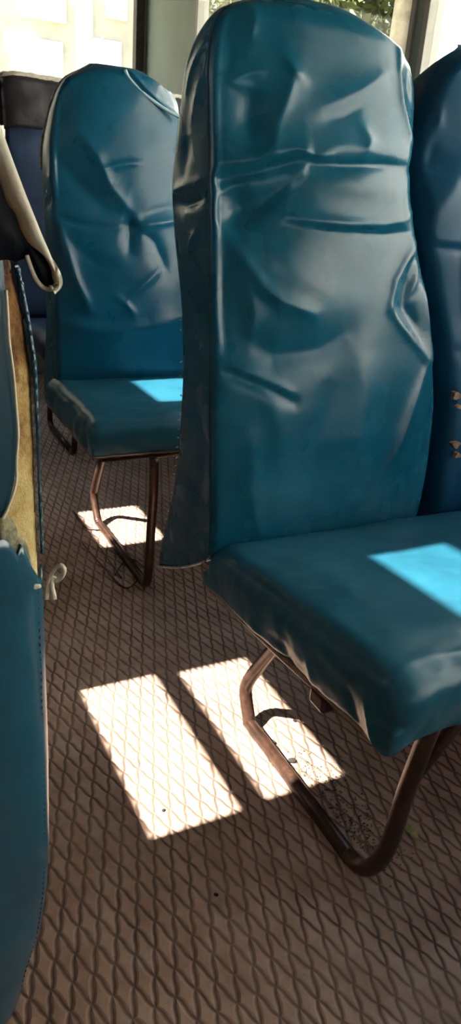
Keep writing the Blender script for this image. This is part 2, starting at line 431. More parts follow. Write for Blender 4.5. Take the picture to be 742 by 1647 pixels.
# pale hem along the bottom of the side panel with frayed white stitches up the rear edge
lft = [V[j] for j in range(NF + NS + NB, n)]
hem = [(p[0] - .002, p[1], p[2] + .001) for p in lft] + [(V[0][0] - .001, V[0][1], V[0][2])]
off_parent(MB().tube(hem, .0022, 8).build('hem', PIPE, back_main, True), main)
fr = MB(); jr = NF + NS + NB
for i in range(0, int(nz * .30), 2):
    if random.random() < .35: continue
    p = np.array(V[i * n + jr - 1]) + np.array([-.002, random.uniform(-.003, .003), random.uniform(-.002, .002)])
    d = np.array([-.001, random.uniform(.002, .006), random.uniform(-.004, .003)])
    fr.tube([p, p + d * .5, p + d + np.array([0, 0, -.001])], .0011, 5)
fo = fr.build('frayed_stitching', THREAD, back_main); fo['kind'] = 'stuff'; off_parent(fo, main)

# neighbour backrest on the same frame
nf = [
 (P2([(690, 395), (712, 398), (742, 400), (800, 402)], 0), -7*mm, .006),
 (P2([(690, 385), (720, 388), (760, 390)], 0), 6*mm, .010),
 (P2([(686, 400), (700, 450), (712, 510), (722, 570), (728, 610)], 0), 9*mm, .007),
 (P2([(735, 400), (742, 500), (760, 600)], 0), -5*mm, .020),
 (P2([(700, 140), (704, 175), (706, 200)], 0), 6*mm, .006),
 (P2([(742, 250), (720, 300), (690, 360)], 0), 8*mm, .022),
 (P2([(700, 230), (690, 280)], 0), -8*mm, .02),
 (P2([(742, 110), (722, 118), (712, 130)], 0), 5*mm, .006),
 (P2([(720, 560), (742, 565), (780, 570)], 0), -4*mm, .005),
]
XLN = [(.3, .475), (.473, .478), (.69, .483), (.80, .462), (.88, .430), (.959, .397), (1.054, .385), (1.12, .385), (1.155, .394), (1.20, .412), (1.228, .436), (1.25, .462), (1.27, .52)]
XRN = [(.3, .90), (.47, .91), (.69, .93), (.9, .87), (1.05, .83), (1.15, .835), (1.22, .80), (1.25, .75), (1.27, .68)]
o, V2, n2, nz2, *_ = backrest('backrest', BLUE, main, .006, .46, 1.262, XLN, XRN, YB, nf, (), seed=5.1, rl=.022, nz=150)
off_parent(o, main); o['label'] = 'right-hand backrest, bluer vinyl with torn brown spots by its left edge'; back_nb = o
for (px, py, sx, sz) in ((737, 637, .010, .0065), (740, 655, .006, .003), (735, 716, .009, .006), (738, 733, .007, .0045)):
    c = on_back(px, py, -.014); m = MB(); ring = []; k = 14
    for q in range(k):
        w = 2 * math.pi * q / k; rr_ = 1 + .25 * math.sin(3 * w + px)
        ring.append((c[0] + sx * rr_ * math.cos(w), c[1] + KS * sz * math.sin(w), c[2] + sz * rr_ * math.sin(w)))
    m.add(ring + [(a, b + .010, z_) for a, b, z_ in ring], [tuple(range(k))[::-1]] + [(i, (i + 1) % k, k + (i + 1) % k, k + i) for i in range(k)])
    off_parent(m.build('worn_spot', BOARD, back_nb), main)

# cushion
cf = [
 ([(.06, -.02), (.10, -.15), (.09, -.30), (.05, -.40)], 4*mm, .030),
 ([(.30, -.05), (.32, -.25)], -4*mm, .10),
 ([(.08, -.36), (.25, -.395), (.5, -.39)], 3*mm, .03),
 ([(.12, -.42), (.25, -.44), (.4, -.43)], -2*mm, .012),
]
sdf = [
 (S2([(400, 985), (420, 1030)]), 4*mm, .012), (S2([(455, 1040), (470, 1090)]), -5*mm, .012),
 (S2([(500, 1060), (505, 1120)]), 5*mm, .010), (S2([(560, 1100), (575, 1170)]), -6*mm, .010),
 (S2([(590, 1130), (600, 1190)]), 7*mm, .006), (S2([(606, 1120), (612, 1180)]), -5*mm, .006),
]
cu = cushion('seat_cushion', TEALC, main, .0, .93, -.460, .035, .428, .385, .520, .466, cf, seed=2.2, side=sdf)
off_parent(cu, main)
me = cu.data     # pull the front left lower corner of the cover to a point
for vtx in me.vertices:
    d = Vector((vtx.co.x - .0, vtx.co.y + .46, vtx.co.z - .43)).length
    k = math.exp(-(d / .03) ** 2); vtx.co.z -= .012 * k; vtx.co.y -= .004 * k; vtx.co.x += .004 * k
# plywood board and frame
def board(x0, x1, yf, yr, zf, zr_, th, parent, root):
    m = MB(); v = [(x0, yf, zf), (x1, yf, zf), (x1, yr, zr_), (x0, yr, zr_)]
    m.add(v + [(a, b, c - th) for a, b, c in v], [(0, 1, 2, 3), (7, 6, 5, 4), (0, 4, 5, 1), (1, 5, 6, 2), (2, 6, 7, 3), (3, 7, 4, 0)])
    o = m.build('seat_board', BOARD, parent, False, .0015); off_parent(o, root); return o
board(.004, .926, -.445, .03, .429, .386, .007, main, main)
def leg_set(root, x, rear, front, bar, r=.0135):
    """rear leg, floor bar and front leg of one side frame"""
    off_parent(MB().tube(spline([(x, a, b) for a, b in rear], 8), r, 16).build('leg', RUST, root, True), root)
    off_parent(MB().tube(spline([(x, a, b) for a, b in front], 8), r, 16).build('leg', RUST, root, True), root)
    m = MB().tube([(x, a, b) for a, b in bar], r, 14)
    m.add(*box_verts(x - .004, x + .022, bar[0][0], bar[1][0], .001, .005))
    off_parent(m.build('floor_bar', RUST, root, True), root)
R1 = [(.080, .014), (.088, .030), (.108, .075), (.095, .115), (.051, .186), (-.020, .30), (-.060, .388)]
F1 = [(-.275, .014), (-.305, .020), (-.333, .051), (-.356, .117), (-.368, .238), (-.384, .355), (-.388, .415)]
for x in (.150, .80): leg_set(main, x, R1, F1, [(.085, .014), (-.285, .014)])
# diagonal brace, cross tube and side rail under the pad
off_parent(MB().tube([(.152, -.366, .245), (.21, -.37, .33), (.29, -.372, .405)], .0105, 12).build('brace', RUST, main, True), main)
off_parent(MB().tube([(.05, -.388, .410), (.88, -.388, .410)], .0105, 12).build('cross_tube', RUST, main, True), main)
off_parent(MB().tube([(.02, .02, .372), (.02, -.20, .389), (.02, -.43, .412)], .006, 10).build('side_rail', RUST, main, True), main)
m = MB().box(.004, .034, -.335, -.300, .385, .411)
off_parent(m.build('mounting_bracket', RUST, main, False, .005), main)
# backrest posts down behind the pad
for x in (.06, .40, .54, .87):
    off_parent(MB().tube([(x, .055, .378), (x, .10, .48), (x, .14, .60)], .011, 12).build('back_post', RUST, main, True), main)
off_parent(MB().tube([(.03, .050, .374), (.90, .050, .374)], .011, 12).build('rear_rail', RUST, main, True), main)

# ============================================================ SECOND DOUBLE SEAT
OF = 1.06
sec = thing('double_seat', 'teal vinyl double bus seat behind the nearest one, sunlit patch on its pad', 'seat', (.46, .86, 0))
sf = [
 (P2([(200, 108), (208, 122), (225, 142), (250, 163), (292, 188)], OF), 13*mm, .007),
 (P2([(255, 135), (275, 155), (292, 168)], OF), -8*mm, .02),
 (P2([(135, 108), (112, 125), (100, 160)], OF), 7*mm, .010),
 (P2([(105, 130), (95, 165), (90, 200)], OF), -9*mm, .018),
 (P2([(120, 210), (150, 250), (172, 300), (205, 340), (225, 365)], OF), 8*mm, .018),
 (P2([(85, 250), (120, 290), (160, 330), (195, 345)], OF), -14*mm, .040),
 (P2([(160, 272), (190, 264), (222, 262)], OF), 6*mm, .006),
 (P2([(205, 350), (206, 375), (203, 398)], OF), -14*mm, .016),
 (P2([(222, 362), (250, 358), (292, 352)], OF), 9*mm, .007),
 (P2([(228, 345), (260, 335), (290, 330)], OF), -7*mm, .014),
 (P2([(80, 345), (120, 358), (170, 366), (205, 362)], OF), -8*mm, .007),
 (P2([(225, 372), (245, 390), (262, 430)], OF), -9*mm, .018),
 (P2([(92, 360), (104, 400), (118, 450), (140, 495)], OF), 13*mm, .018),
 (P2([(100, 380), (150, 420), (180, 430)], OF), -5*mm, .015),
 (P2([(182, 475), (198, 488), (212, 505)], OF), 9*mm, .007),
 (P2([(198, 480), (225, 455), (252, 432)], OF), 7*mm, .007),
 (P2([(100, 520), (160, 530), (230, 525), (290, 510)], OF), 6*mm, .020),
 (P2([(100, 500), (160, 512), (230, 508)], OF), -6*mm, .014),
]
ss = [(S2([(60, 285), (75, 280)], 0, OF), 6*mm, .012), (S2([(60, 330), (75, 300)], 0, OF), -8*mm, .015)]
XL2 = [(.3, .02), (.51, .020), (.83, .026), (.95, .030), (1.08, .034), (1.17, .052), (1.20, .062), (1.232, .078), (1.262, .11), (1.28, .18)]
XR2 = [(.3, .44), (.60, .45), (.84, .43), (1.0, .40), (1.15, .41), (1.233, .398), (1.262, .36), (1.272, .31), (1.285, .27)]
YB2 = [(.3, .235), (.5, .19), (.65, .15), (.83, .155), (.95, .19), (1.05, .215), (1.17, .19), (1.22, .18), (1.28, .17)]
o, V3, n3, nz3, NF3, NS3, NB3 = backrest('backrest', TEAL2, sec, OF, .470, 1.287, XL2, XR2, YB2, sf, ss, seed=9.4, nz=150, drop=.10, corner=.03)
off_parent(o, sec); o['label'] = 'left backrest of the rear seat, teal cover with a bright top corner seam'; back2 = o
pp = [on_back(x, y, OF - .031) for x, y in ((201, 112), (207, 124), (222, 141), (246, 162), (270, 178), (293, 190))]
off_parent(MB().tube(spline(pp, 5), .0045, 8).build('seam_piping', LPIPE, back2, True), sec)
pp = [V3[i * n3 + NF3 + NS3 + NB3] for i in range(nz3 // 2, nz3 - 3, 3)]
off_parent(MB().tube([(a - .003, b, c) for a, b, c in pp], .0028, 8).build('edge_piping', PIPE, back2, True), sec)
XL2b = [(z_, x + .455) for z_, x in XL2]; XR2b = [(z_, x + .455) for z_, x in XR2]
o, *_ = backrest('backrest', TEAL2, sec, OF, .470, 1.270, XL2b, XR2b, YB2, [(P2([(420, 300), (480, 320), (560, 310)], OF), 8*mm, .02)], (), seed=12.4, nz=70)
off_parent(o, sec)
cf2 = [([(.03, 1.10), (.05, .95), (.06, .85), (.05, .74)], 6*mm, .018), ([(.16, .70), (.30, .72)], 5*mm, .02), ([(.2, .95), (.3, .8)], -4*mm, .06)]
sd2 = [([(.88, .46), (.86, .40)], -9*mm, .02), ([(.80, .47), (.79, .41)], 8*mm, .014), ([(.73, .46), (.72, .40)], -8*mm, .016), ([(.98, .46), (.96, .41)], 7*mm, .016), ([(1.05, .46), (1.04, .42)], -6*mm, .016)]
cu2 = cushion('seat_cushion', TEALC, sec, -.005, .93, .672, 1.135, .392, .402, .478, .480, cf2, seed=6.1, side=sd2, N=(110, 80, 20), r=.03)
off_parent(cu2, sec)
board(.0, .926, .685, 1.13, .393, .403, .007, sec, sec)
R2 = [(1.105, .014), (1.125, .022), (1.165, .085), (1.150, .13), (1.078, .239), (1.01, .33), (.975, .395)]
F2 = [(.715, .014), (.690, .020), (.672, .05), (.663, .193), (.655, .30), (.660, .385)]
leg_set(sec, .150, R2, F2, [(1.11, .014), (.705, .014)], .012)
leg_set(sec, .80, R2, F2, [(1.11, .014), (.705, .014)], .012)
off_parent(MB().tube([(.03, .700, .378), (.90, .700, .378)], .006, 10).build('cross_tube', RUST, sec, True), sec)
for x in (.06, .40, .54, .87):
    off_parent(MB().tube([(x, 1.11, .395), (x, 1.15, .50), (x, 1.19, .62)], .011, 12).build('back_post', RUST, sec, True), sec)

# ============================================================ THIRD DOUBLE SEAT (navy with dark headrest cap)
thi = thing('double_seat', 'dark navy bus seat with a brown headrest cover, in front of the rear window', 'seat', (.55, 1.95, 0))
XL3 = [(.3, .135), (1.1, .135), (1.25, .137), (1.32, .142), (1.352, .16)]
XR3 = [(.3, .52), (1.1, .52), (1.25, .515), (1.32, .51), (1.352, .50)]
YB3 = [(.3, .2), (.6, .17), (1.0, .16), (1.3, .13), (1.36, .11)]
for dx in (0, .42):
    o, *_ = backrest('backrest', NAVY, thi, 2.14, .47, 1.338, [(a, b + dx) for a, b in XL3], [(a, b + dx) for a, b in XR3], YB3, [([(.2 + dx, 1.1), (.4 + dx, 1.12)], -8*mm, .02)], (), seed=20 + dx, nz=60, drop=.05, bulge=.02)
    off_parent(o, thi); ob = o
    # leatherette cap pulled over the headrest, worn pale at the crown
    a_ = 28; V_ = []; F_ = []
    prof = []
    for q in range(13): prof.append((2.14 + KS * (1.172 + .15 * q / 12 - .465) - .034, 1.172 + .15 * q / 12))
    for q in range(1, 12):
        w = math.pi * q / 12; prof.append((2.14 + .150 + .070 - .10 * math.cos(w) - .01, 1.322 + .034 * math.sin(w)))
    for q in range(8): prof.append((2.375, 1.322 - .02 * q))
    for j in range(a_ + 1):
        f = j / a_; ed = 1 - abs(2 * f - 1) ** 8
        for (yy, zz) in prof:
            x = .125 + dx + .405 * f
            V_.append((x, yy + .03 * (1 - ed) * (1 if yy < 2.3 else -1) + .006 * fbm((x, yy, zz), 12), zz - .012 * (1 - ed) - (.008 * f if zz < 1.2 else .004 * f) + .004 * fbm((x * 2, 1, yy), 20)))
    q = len(prof)
    F_ = [(j * q + k, (j + 1) * q + k, (j + 1) * q + k + 1, j * q + k + 1) for j in range(a_) for k in range(q - 1)]
    hc = mesh('headrest_cover', V_, F_, HEADCAP, ob); off_parent(hc, thi); so = hc.modifiers.new('th', 'SOLIDIFY'); so.thickness = .006
    e = [V_[j * q + 15] for j in range(a_ + 1)]
    wr = MB().tube([(a, b - .002, c + .002 + .004 * fbm((a, 3, 3), 40)) for a, b, c in e], [.009 + .005 * abs(fbm((j * .3, 2, 2), 1)) for j in range(a_ + 1)], 8).build('worn_edge', LINING, hc, True)
    off_parent(wr, thi)
cu3 = cushion('seat_cushion', NAVY, thi, .13, .94, 1.72, 2.18, .39, .40, .475, .47, (), seed=8.1, N=(40, 30, 8)); off_parent(cu3, thi)
board(.135, .935, 1.73, 2.17, .391, .401, .007, thi, thi)
for x in (.25, .85):
    leg_set(thi, x, [(2.12, .014), (2.15, .05), (2.12, .2), (2.06, .395)], [(1.80, .014), (1.76, .04), (1.74, .2), (1.74, .39)], [(2.12, .014), (1.80, .014)], .012)
for x in (.22, .46, .62, .86):
    off_parent(MB().tube([(x, 2.17, .395), (x, 2.21, .50), (x, 2.25, .62)], .011, 12).build('back_post', RUST, thi, True), thi)

# ============================================================ LEFT SEAT with torn cover, seen from behind
LY = -.55
lef = thing('double_seat', 'torn dark blue bus seat at the left edge, yellow foam showing through its split cover', 'seat', (-.72, -.40, 0))
def lx(px, py, y=LY): p = on_axis(px, py, 1, y); return (p[0], p[2])
def slab(name, outline, y0, th, mat, parent, bulge=.0, n=60, rough=0., round_=.02):
    """outline: list of (z, x_right); left edge at xleft(z) -> rounded slab between y0 (camera side) and y0+th"""
def sheet(name, rows, y0, th, mat, parent, curl=0., nx=24, seed=0., round_r=0., bul=0.):
    """rows: (z, xa, xb) bands; a thick skin following the seat back at depth y0, camera side"""
    V_ = []; F_ = []
    for (z_, xa, xb) in rows:
        for k in range(nx + 1):
            f = k / nx; x = xa + (xb - xa) * f
            yy = y0(x, z_) if callable(y0) else y0
            V_.append((x, yy - .0012 * fbm((x, z_, seed), 30), z_))
    q = nx + 1
    F_ = [(j * q + k, (j + 1) * q + k, (j + 1) * q + k + 1, j * q + k + 1) for j in range(len(rows) - 1) for k in range(nx)]
    o = mesh(name, V_, F_, mat, parent); s_ = o.modifiers.new('th', 'SOLIDIFY'); s_.thickness = th; s_.offset = 0
    return off_parent(o, lef)
# right edge of the seat back: (z, x)
edge_px = [(40, 1660), (52, 1610), (66, 1560), (78, 1510), (85, 1450), (88, 1380), (89, 1250), (88, 1100), (84, 960), (83, 880), (80, 800), (78, 700), (74, 600), (62, 520), (45, 440), (30, 370), (10, 280), (0, 200)]
EDGE = sorted([(lx(a, b)[1], lx(a, b)[0]) for a, b in edge_px]) + [(1.10, -.425), (1.16, -.45), (1.19, -.52)]
EDGE = [(EDGE[0][0] - .03, EDGE[0][1] - .05)] + EDGE
def er(z_): return float(interp(EDGE, z_))
def surf(x, z_, g=0.):
    """camera-side surface of the stuffed back, rounding away at its right edge"""
    d = max(0, er(z_) - x); r_ = .05; m_ = max(0, 1 - d / r_); y = LY + r_ * (1 - math.sqrt(max(0, 1 - m_ * m_))) * .8
    zb = EDGE[0][0]; mb = max(0, 1 - (z_ - zb) / .06); y += .04 * (1 - math.sqrt(max(0, 1 - mb * mb)))
    y -= .010 * math.exp(-((x + .395) / .02) ** 2) * math.exp(-((z_ - .50) / .16) ** 2)
    return y - g
# core of foam
NZL = 90; zs = np.linspace(EDGE[0][0] + .004, 1.185, NZL); V_ = []; nl = 0
for z_ in zs:
    R_ = er(z_) - .003; L_ = -1.02 + (er(.6) - er(z_))
    ring = []
    for k in range(60): x = R_ - (R_ - L_) * (k / 59) ** 1.7; ring.append((x, surf(x, z_) + .002 - .004 * fbm((x, z_, 1), 25), z_))
    for k in range(20): f = k / 19; ring.append((L_ + (R_ - L_) * f, LY + .115 - .03 * (abs(2 * f - 1) ** 6), z_))
    nl = len(ring); V_ += ring
F_ = [(i * nl + k, i * nl + (k + 1) % nl, (i + 1) * nl + (k + 1) % nl, (i + 1) * nl + k) for i in range(NZL - 1) for k in range(nl)]
F_ += [tuple(range(nl))[::-1], tuple((NZL - 1) * nl + k for k in range(nl))]
core = mesh('backrest', V_, F_, FOAM, lef); off_parent(core, lef); core['label'] = 'bare yellow foam of the torn backrest'
# lower cover with torn upper edge
def xz(px, py): return lx(px, py)
tear = [(0, 868), (14, 880), (24, 900), (30, 880), (40, 900), (50, 925), (62, 948), (74, 955), (84, 945)]
TE = sorted([lx(a, b) for a, b in tear]); TE = [(-1.02, TE[0][1] + .03)] + TE
def tear_z(x): return float(np.interp(x, [a for a, b in TE], [b for a, b in TE]))
rows_n = 70; nx = 90; V_ = []; F_ = []
zb = EDGE[0][0]
for j in range(rows_n + 1):
    for k in range(nx + 1):
        f = 1 - (k / nx) ** 2.2                     # fine columns near the right edge
        t_ = j / rows_n
        zt_ = tear_z(-1.02 + (er(.7) + 1.02) * f) + .003 * fbm((f * 3, 0, 0), 30)
        z_ = zb + (zt_ - zb) * t_
        x = -1.0 + (er(z_) + .0015 + 1.0) * f
        V_.append((x, surf(x, z_, .003) - .002 * fbm((x, z_, 4), 12), z_))
q = nx + 1
F_ = [(j * q + k, (j + 1) * q + k, (j + 1) * q + k + 1, j * q + k + 1) for j in range(rows_n) for k in range(nx)]
lc = mesh('lower_cover', V_, F_, LEFTV, lef); off_parent(lc, lef); lc['label'] = 'dark blue vinyl cover below the tear'
s_ = lc.modifiers.new('th', 'SOLIDIFY'); s_.thickness = .0025; s_.offset = 0
# piping and stitches down the right edge of the lower cover
zz = [z_ for z_ in np.linspace(zb + .01, lx(84, 960)[1], 60)]
off_parent(MB().tube([(er(z_) + .001, surf(er(z_), z_) + .001, z_) for z_ in zz], .0018, 8).build('edge_piping', PIPE, lc, True), lef)
m = MB()
for z_ in np.linspace(zb + .05, lx(84, 970)[1], 70):
    x = er(z_) - .006; m.tube([(x, surf(x, z_, .0045), z_ - .0012), (x, surf(x, z_, .0052), z_), (x, surf(x, z_, .0045), z_ + .0012)], .0005, 5)
so = m.build('stitching', CHIP, lc); so['kind'] = 'stuff'; off_parent(so, lef)
# peeled fringe between vinyl and foam
fringe = [(0, 815, 872), (8, 822, 884), (16, 830, 900), (26, 850, 905), (34, 868, 910), (42, 872, 925), (50, 890, 945), (60, 925, 955)]
V_ = []; 
for a, b0, b1 in fringe:
    for k in range(9):
        p = lx(a, b0 + (b1 - b0) * k / 8 + 6 * fbm((a, k, 0), .9)); V_.append((p[0], surf(p[0], p[1], .0022), p[1]))
F_ = [(j * 9 + k, j * 9 + k + 1, (j + 1) * 9 + k + 1, (j + 1) * 9 + k) for j in range(len(fringe) - 1) for k in range(8)]
o = mesh('peeled_backing', V_, F_, PEEL, lef); off_parent(o, lef); s_ = o.modifiers.new('th', 'SOLIDIFY'); s_.thickness = .002
# remaining strip of cover at left of the foam
strip = [(420, 12), (470, 14), (510, 15), (550, 17), (600, 22), (650, 28), (700, 30), (740, 29), (780, 25), (815, 14), (832, 2)]
V_ = []; ns = 14
for (py, px) in strip:
    xr_, z_ = lx(px, py)
    for k in range(ns): x = -.98 + (xr_ + .98) * (1 - (k / (ns - 1)) ** 2); V_.append((x, surf(x, z_, .004), z_ + (.0 if k == 0 else 0)))
F_ = [(j * ns + k, (j + 1) * ns + k, (j + 1) * ns + k + 1, j * ns + k + 1) for j in range(len(strip) - 1) for k in range(ns - 1)]
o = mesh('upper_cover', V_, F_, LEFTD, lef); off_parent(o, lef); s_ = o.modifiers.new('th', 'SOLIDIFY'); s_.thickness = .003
up = o
e = [lx(px + .5, py) for py, px in strip[1:]]
off_parent(MB().tube(spline([(x + .0005 * math.sin(i * 3), surf(x, z_, .006), z_) for i, (x, z_) in enumerate(e)], 5), .0009, 6).build('torn_edge', LINING, up, True), lef)
# narrow scalloped rim left along the right edge of the foam
rim = [(48, 440), (56, 480), (62, 520), (68, 560), (73, 600), (76, 650), (79, 700), (81, 760), (83, 820), (85, 880), (86, 915)]
RS = spline([np.array([*lx(a, b)]) for a, b in rim], 8); V_ = []
for i, p in enumerate(RS):
    w_ = .0026 + .0004 * math.sin(i * 1.9) + .0006 * fbm((i, 0, 0), .8)
    for k in range(4):
        x = p[0] - w_ * (1 - k / 3) ; V_.append((x, surf(x, p[1], .005), p[1]))
F_ = [(j * 4 + k, (j + 1) * 4 + k, (j + 1) * 4 + k + 1, j * 4 + k + 1) for j in range(len(RS) - 1) for k in range(3)]
o = mesh('torn_rim', V_, F_, LEFTV, lef); off_parent(o, lef); s_ = o.modifiers.new('th', 'SOLIDIFY'); s_.thickness = .002; rimo = o
off_parent(MB().tube([(p[0] + .0004 + .0008 * math.sin(i * 1.3), surf(p[0], p[1], .0055), p[1]) for i, p in enumerate(RS)], [.0007 + .0003 * math.sin(i * 1.3) for i in range(len(RS))], 6).build('frayed_edge', PIPE, rimo, True), lef)
# small torn loop of piping at the corner of the tear
lp = [(72, 960), (76, 945), (80, 928), (86, 910), (93, 902), (98, 907), (97, 920), (91, 932), (85, 930), (82, 940), (84, 957)]
off_parent(MB().tube(spline([(lx(a, b)[0], LY - .004 + .004 * math.sin(i), lx(a, b)[1]) for i, (a, b) in enumerate(lp)], 5), .0016, 8).build('torn_piping_loop', LINING, lc, True), lef)
c_ = lx(64, 959); bm = bmesh.new(); bmesh.ops.create_icosphere(bm, subdivisions=3, radius=.0028, matrix=Matrix.Translation((c_[0], surf(c_[0], c_[1], .005), c_[1])) @ Matrix.Diagonal((1.5, .6, .8, 1)))
for vt in bm.verts: vt.co += Vector((.0008 * fbm(vt.co, 300), 0, .0008 * fbm(vt.co + Vector((1, 0, 0)), 300)))
me = bpy.data.meshes.new('cotton_tuft'); bm.to_mesh(me); bm.free(); off_parent(link('cotton_tuft', me, THREAD, lc), lef)
# flap of cover hanging over the tear: vinyl face coloured near-black as shade, pale lining turned outwards at its rim
FY = LY - .045
outer = [(-60, 40), (-30, 120), (0, 200), (20, 255), (38, 303), (55, 346), (70, 383), (84, 416), (92, 445), (97, 458), (92, 467), (80, 467)]
inner = [(-66, 100), (-42, 170), (-18, 250), (3, 300), (14, 330), (26, 345), (38, 375), (52, 395), (72, 408), (88, 438), (93, 452), (88, 465)]
O_ = spline([np.array([*lx(a, b, FY)]) for a, b in outer], 6); I_ = spline([np.array([*lx(a, b, FY)]) for a, b in inner], 6)
V_ = []; nn = 5
for i, (a, b) in enumerate(zip(O_, I_)):
    for k in range(nn):
        f = k / (nn - 1); p = a + (b - a) * f; V_.append((p[0], FY - .004 * math.sin(f * math.pi) + .008 * f, p[1]))
F_ = [(j * nn + k, j * nn + k + 1, (j + 1) * nn + k + 1, (j + 1) * nn + k) for j in range(len(O_) - 1) for k in range(nn - 1)]
flap_in = [(-60, 60), (-30, 130), (0, 205), (20, 260), (38, 315), (55, 360), (70, 395), (84, 420), (92, 445), (95, 458), (88, 464), (74, 463), (64, 452), (56, 436), (46, 412), (36, 415), (22, 420), (8, 416), (-20, 420), (-60, 430), (-160, 420), (-260, 380)]
L2_ = [(-320, 40), (-200, 55), (-120, 60), (-90, 60)]
poly = [lx(a, b, FY + .010) for a, b in flap_in]
poly2 = [(-.98, poly[-1][1]), (-.98, 1.17), (-.47, 1.17)]
ring = [np.array(p) for p in poly]
Vf = [(p[0], FY + .008 + .03 * min(1, max(0, (-.39 - p[0]) * 8)) * 0, p[1]) for p in ring] + [(a, FY + .008, b) for a, b in poly2]
bm = bmesh.new(); vs = [bm.verts.new(v_) for v_ in Vf]; fc = bm.faces.new(vs); bmesh.ops.triangulate(bm, faces=[fc])
bmesh.ops.subdivide_edges(bm, edges=bm.edges[:], cuts=3, use_grid_fill=True)
for vt in bm.verts: vt.co.y += .004 * fbm((vt.co.x, vt.co.z, 5), 14)
me = bpy.data.meshes.new('torn_flap'); bm.to_mesh(me); bm.free()
fl = link('torn_flap', me, BLACKV, lef); off_parent(fl, lef); s_ = fl.modifiers.new('th', 'SOLIDIFY'); s_.thickness = .004; s_.offset = 0
fl['label'] = 'loose flap of cover hanging over the tear, its shaded hollow coloured near-black'
o = mesh('flap_lining', V_, F_, LINING, fl); off_parent(o, lef); s_ = o.modifiers.new('th', 'SOLIDIFY'); s_.thickness = .0025
e = [lx(a, b, FY) for a, b in ((84, 420), (90, 435), (96, 452), (95, 463), (86, 467), (74, 465), (64, 455), (56, 440), (50, 424), (46, 412))]
off_parent(MB().tube(spline([(a, FY + .004, b) for a, b in e], 5), .0011, 7).build('flap_hem', LINING, fl, True), lef)
# pad and legs of that seat, facing away from the camera
cu4 = cushion('seat_cushion', LEFTV, lef, -1.03, -.40, -.435, -.135, .39, .40, .47, .475, (), seed=3.3, N=(40, 30, 8)); off_parent(cu4, lef)
for x in (-.48, -.95):
    leg_set(lef, x, [(-.40, .014), (-.43, .05), (-.43, .2), (-.40, .395)], [(-.20, .014), (-.17, .05), (-.17, .2), (-.18, .40)], [(-.40, .014), (-.20, .014)], .012)
off_parent(MB().box(-1.0, -.45, -.46, -.43, .40, .50).build('back_bracket', RUST, lef, False, .004), lef)

# ============================================================ BUS BODY
YF, YR, XLW, XRW, ZC = -3.2, 3.12, -1.10, 1.0, 2.42
o = mesh('floor', *box_verts(XLW - .05, XRW + .05, YF, YR, -.04, 0), FLOOR, None, False); struct(o)
o = mesh('ceiling', *box_verts(XLW - .05, XRW + .05, YF, YR, ZC, ZC + .04), CEIL, None, False); struct(o)
def wall(name, axis, pos, th, a0, a1, holes, mat, z0=0., z1=ZC):
    """wall with rectangular openings; axis 0: wall lies across x=pos, runs along y"""
    As = sorted({a0, a1, *[h[0] for h in holes], *[h[1] for h in holes]}); Zs = sorted({z0, z1, *[h[2] for h in holes], *[h[3] for h in holes]})
    m = MB()
    for i in range(len(As) - 1):
        for j in range(len(Zs) - 1):
            ca, cz = (As[i] + As[i+1]) / 2, (Zs[j] + Zs[j+1]) / 2
            if any(h[0] < ca < h[1] and h[2] < cz < h[3] for h in holes): continue
            if axis == 0: m.box(pos, pos + th, As[i], As[i+1], Zs[j], Zs[j+1])
            else: m.box(As[i], As[i+1], pos, pos + th, Zs[j], Zs[j+1])
    o = m.build(name, mat); bm = bmesh.new(); bm.from_mesh(o.data); bmesh.ops.remove_doubles(bm, verts=bm.verts, dist=1e-5)
    bmesh.ops.recalc_face_normals(bm, faces=bm.faces); bm.to_mesh(o.data); bm.free()
    return struct(o)
wn = [0]
def window(axis, pos, th, h, fw=.018, frame=GASKET, side=1):
    wn[0] += 1; m = MB(); a0, a1, z0, z1 = h; p0, p1 = pos - min(.006, th * .2), pos + th + min(.006, th * .2)
    def bx(A0, A1, B0, B1, q0=p0, q1=p1):
        if axis == 0: m.box(q0, q1, A0, A1, B0, B1)
        else: m.box(A0, A1, q0, q1, B0, B1)
    bx(a0, a0 + fw, z0, z1); bx(a1 - fw, a1, z0, z1); bx(a0 + fw, a1 - fw, z0, z0 + fw); bx(a0 + fw, a1 - fw, z1 - fw, z1)
    o = m.build(f'window_{wn[0]}', frame, None, False, .002); struct(o)
    m = MB(); pc = pos + th / 2; bx(a0 + fw, a1 - fw, z0 + fw, z1 - fw, pc - .002, pc + .002)
    m.build('window_pane', GLASS, o)
    return o
# right side: two windows with a narrow post between them, as seen over the backrests
HR = [(.985, 2.50, .92, 1.80), (-2.9, .945, .92, 1.80)]
wall('wall_right', 0, XRW, .04, YF, YR, HR, PAINT)
window(0, XRW, .04, HR[0], .02, POST); window(0, XRW, .04, HR[1], .02, POST)
# rear window
HB = [(-.90, XRW - .012, 1.06, 2.02)]
wall('wall_rear', 1, YR, .04, XLW - .05, XRW + .05, HB, PAINT)
window(1, YR, .04, HB[0], .042, GASKET)
# windscreen
HF = [(-.15, .85, 1.0, 1.9)]
wall('wall_front', 1, YF - .04, .04, XLW - .05, XRW + .05, HF, CEIL)
window(1, YF - .04, .04, HF[0], .03, GASKET)
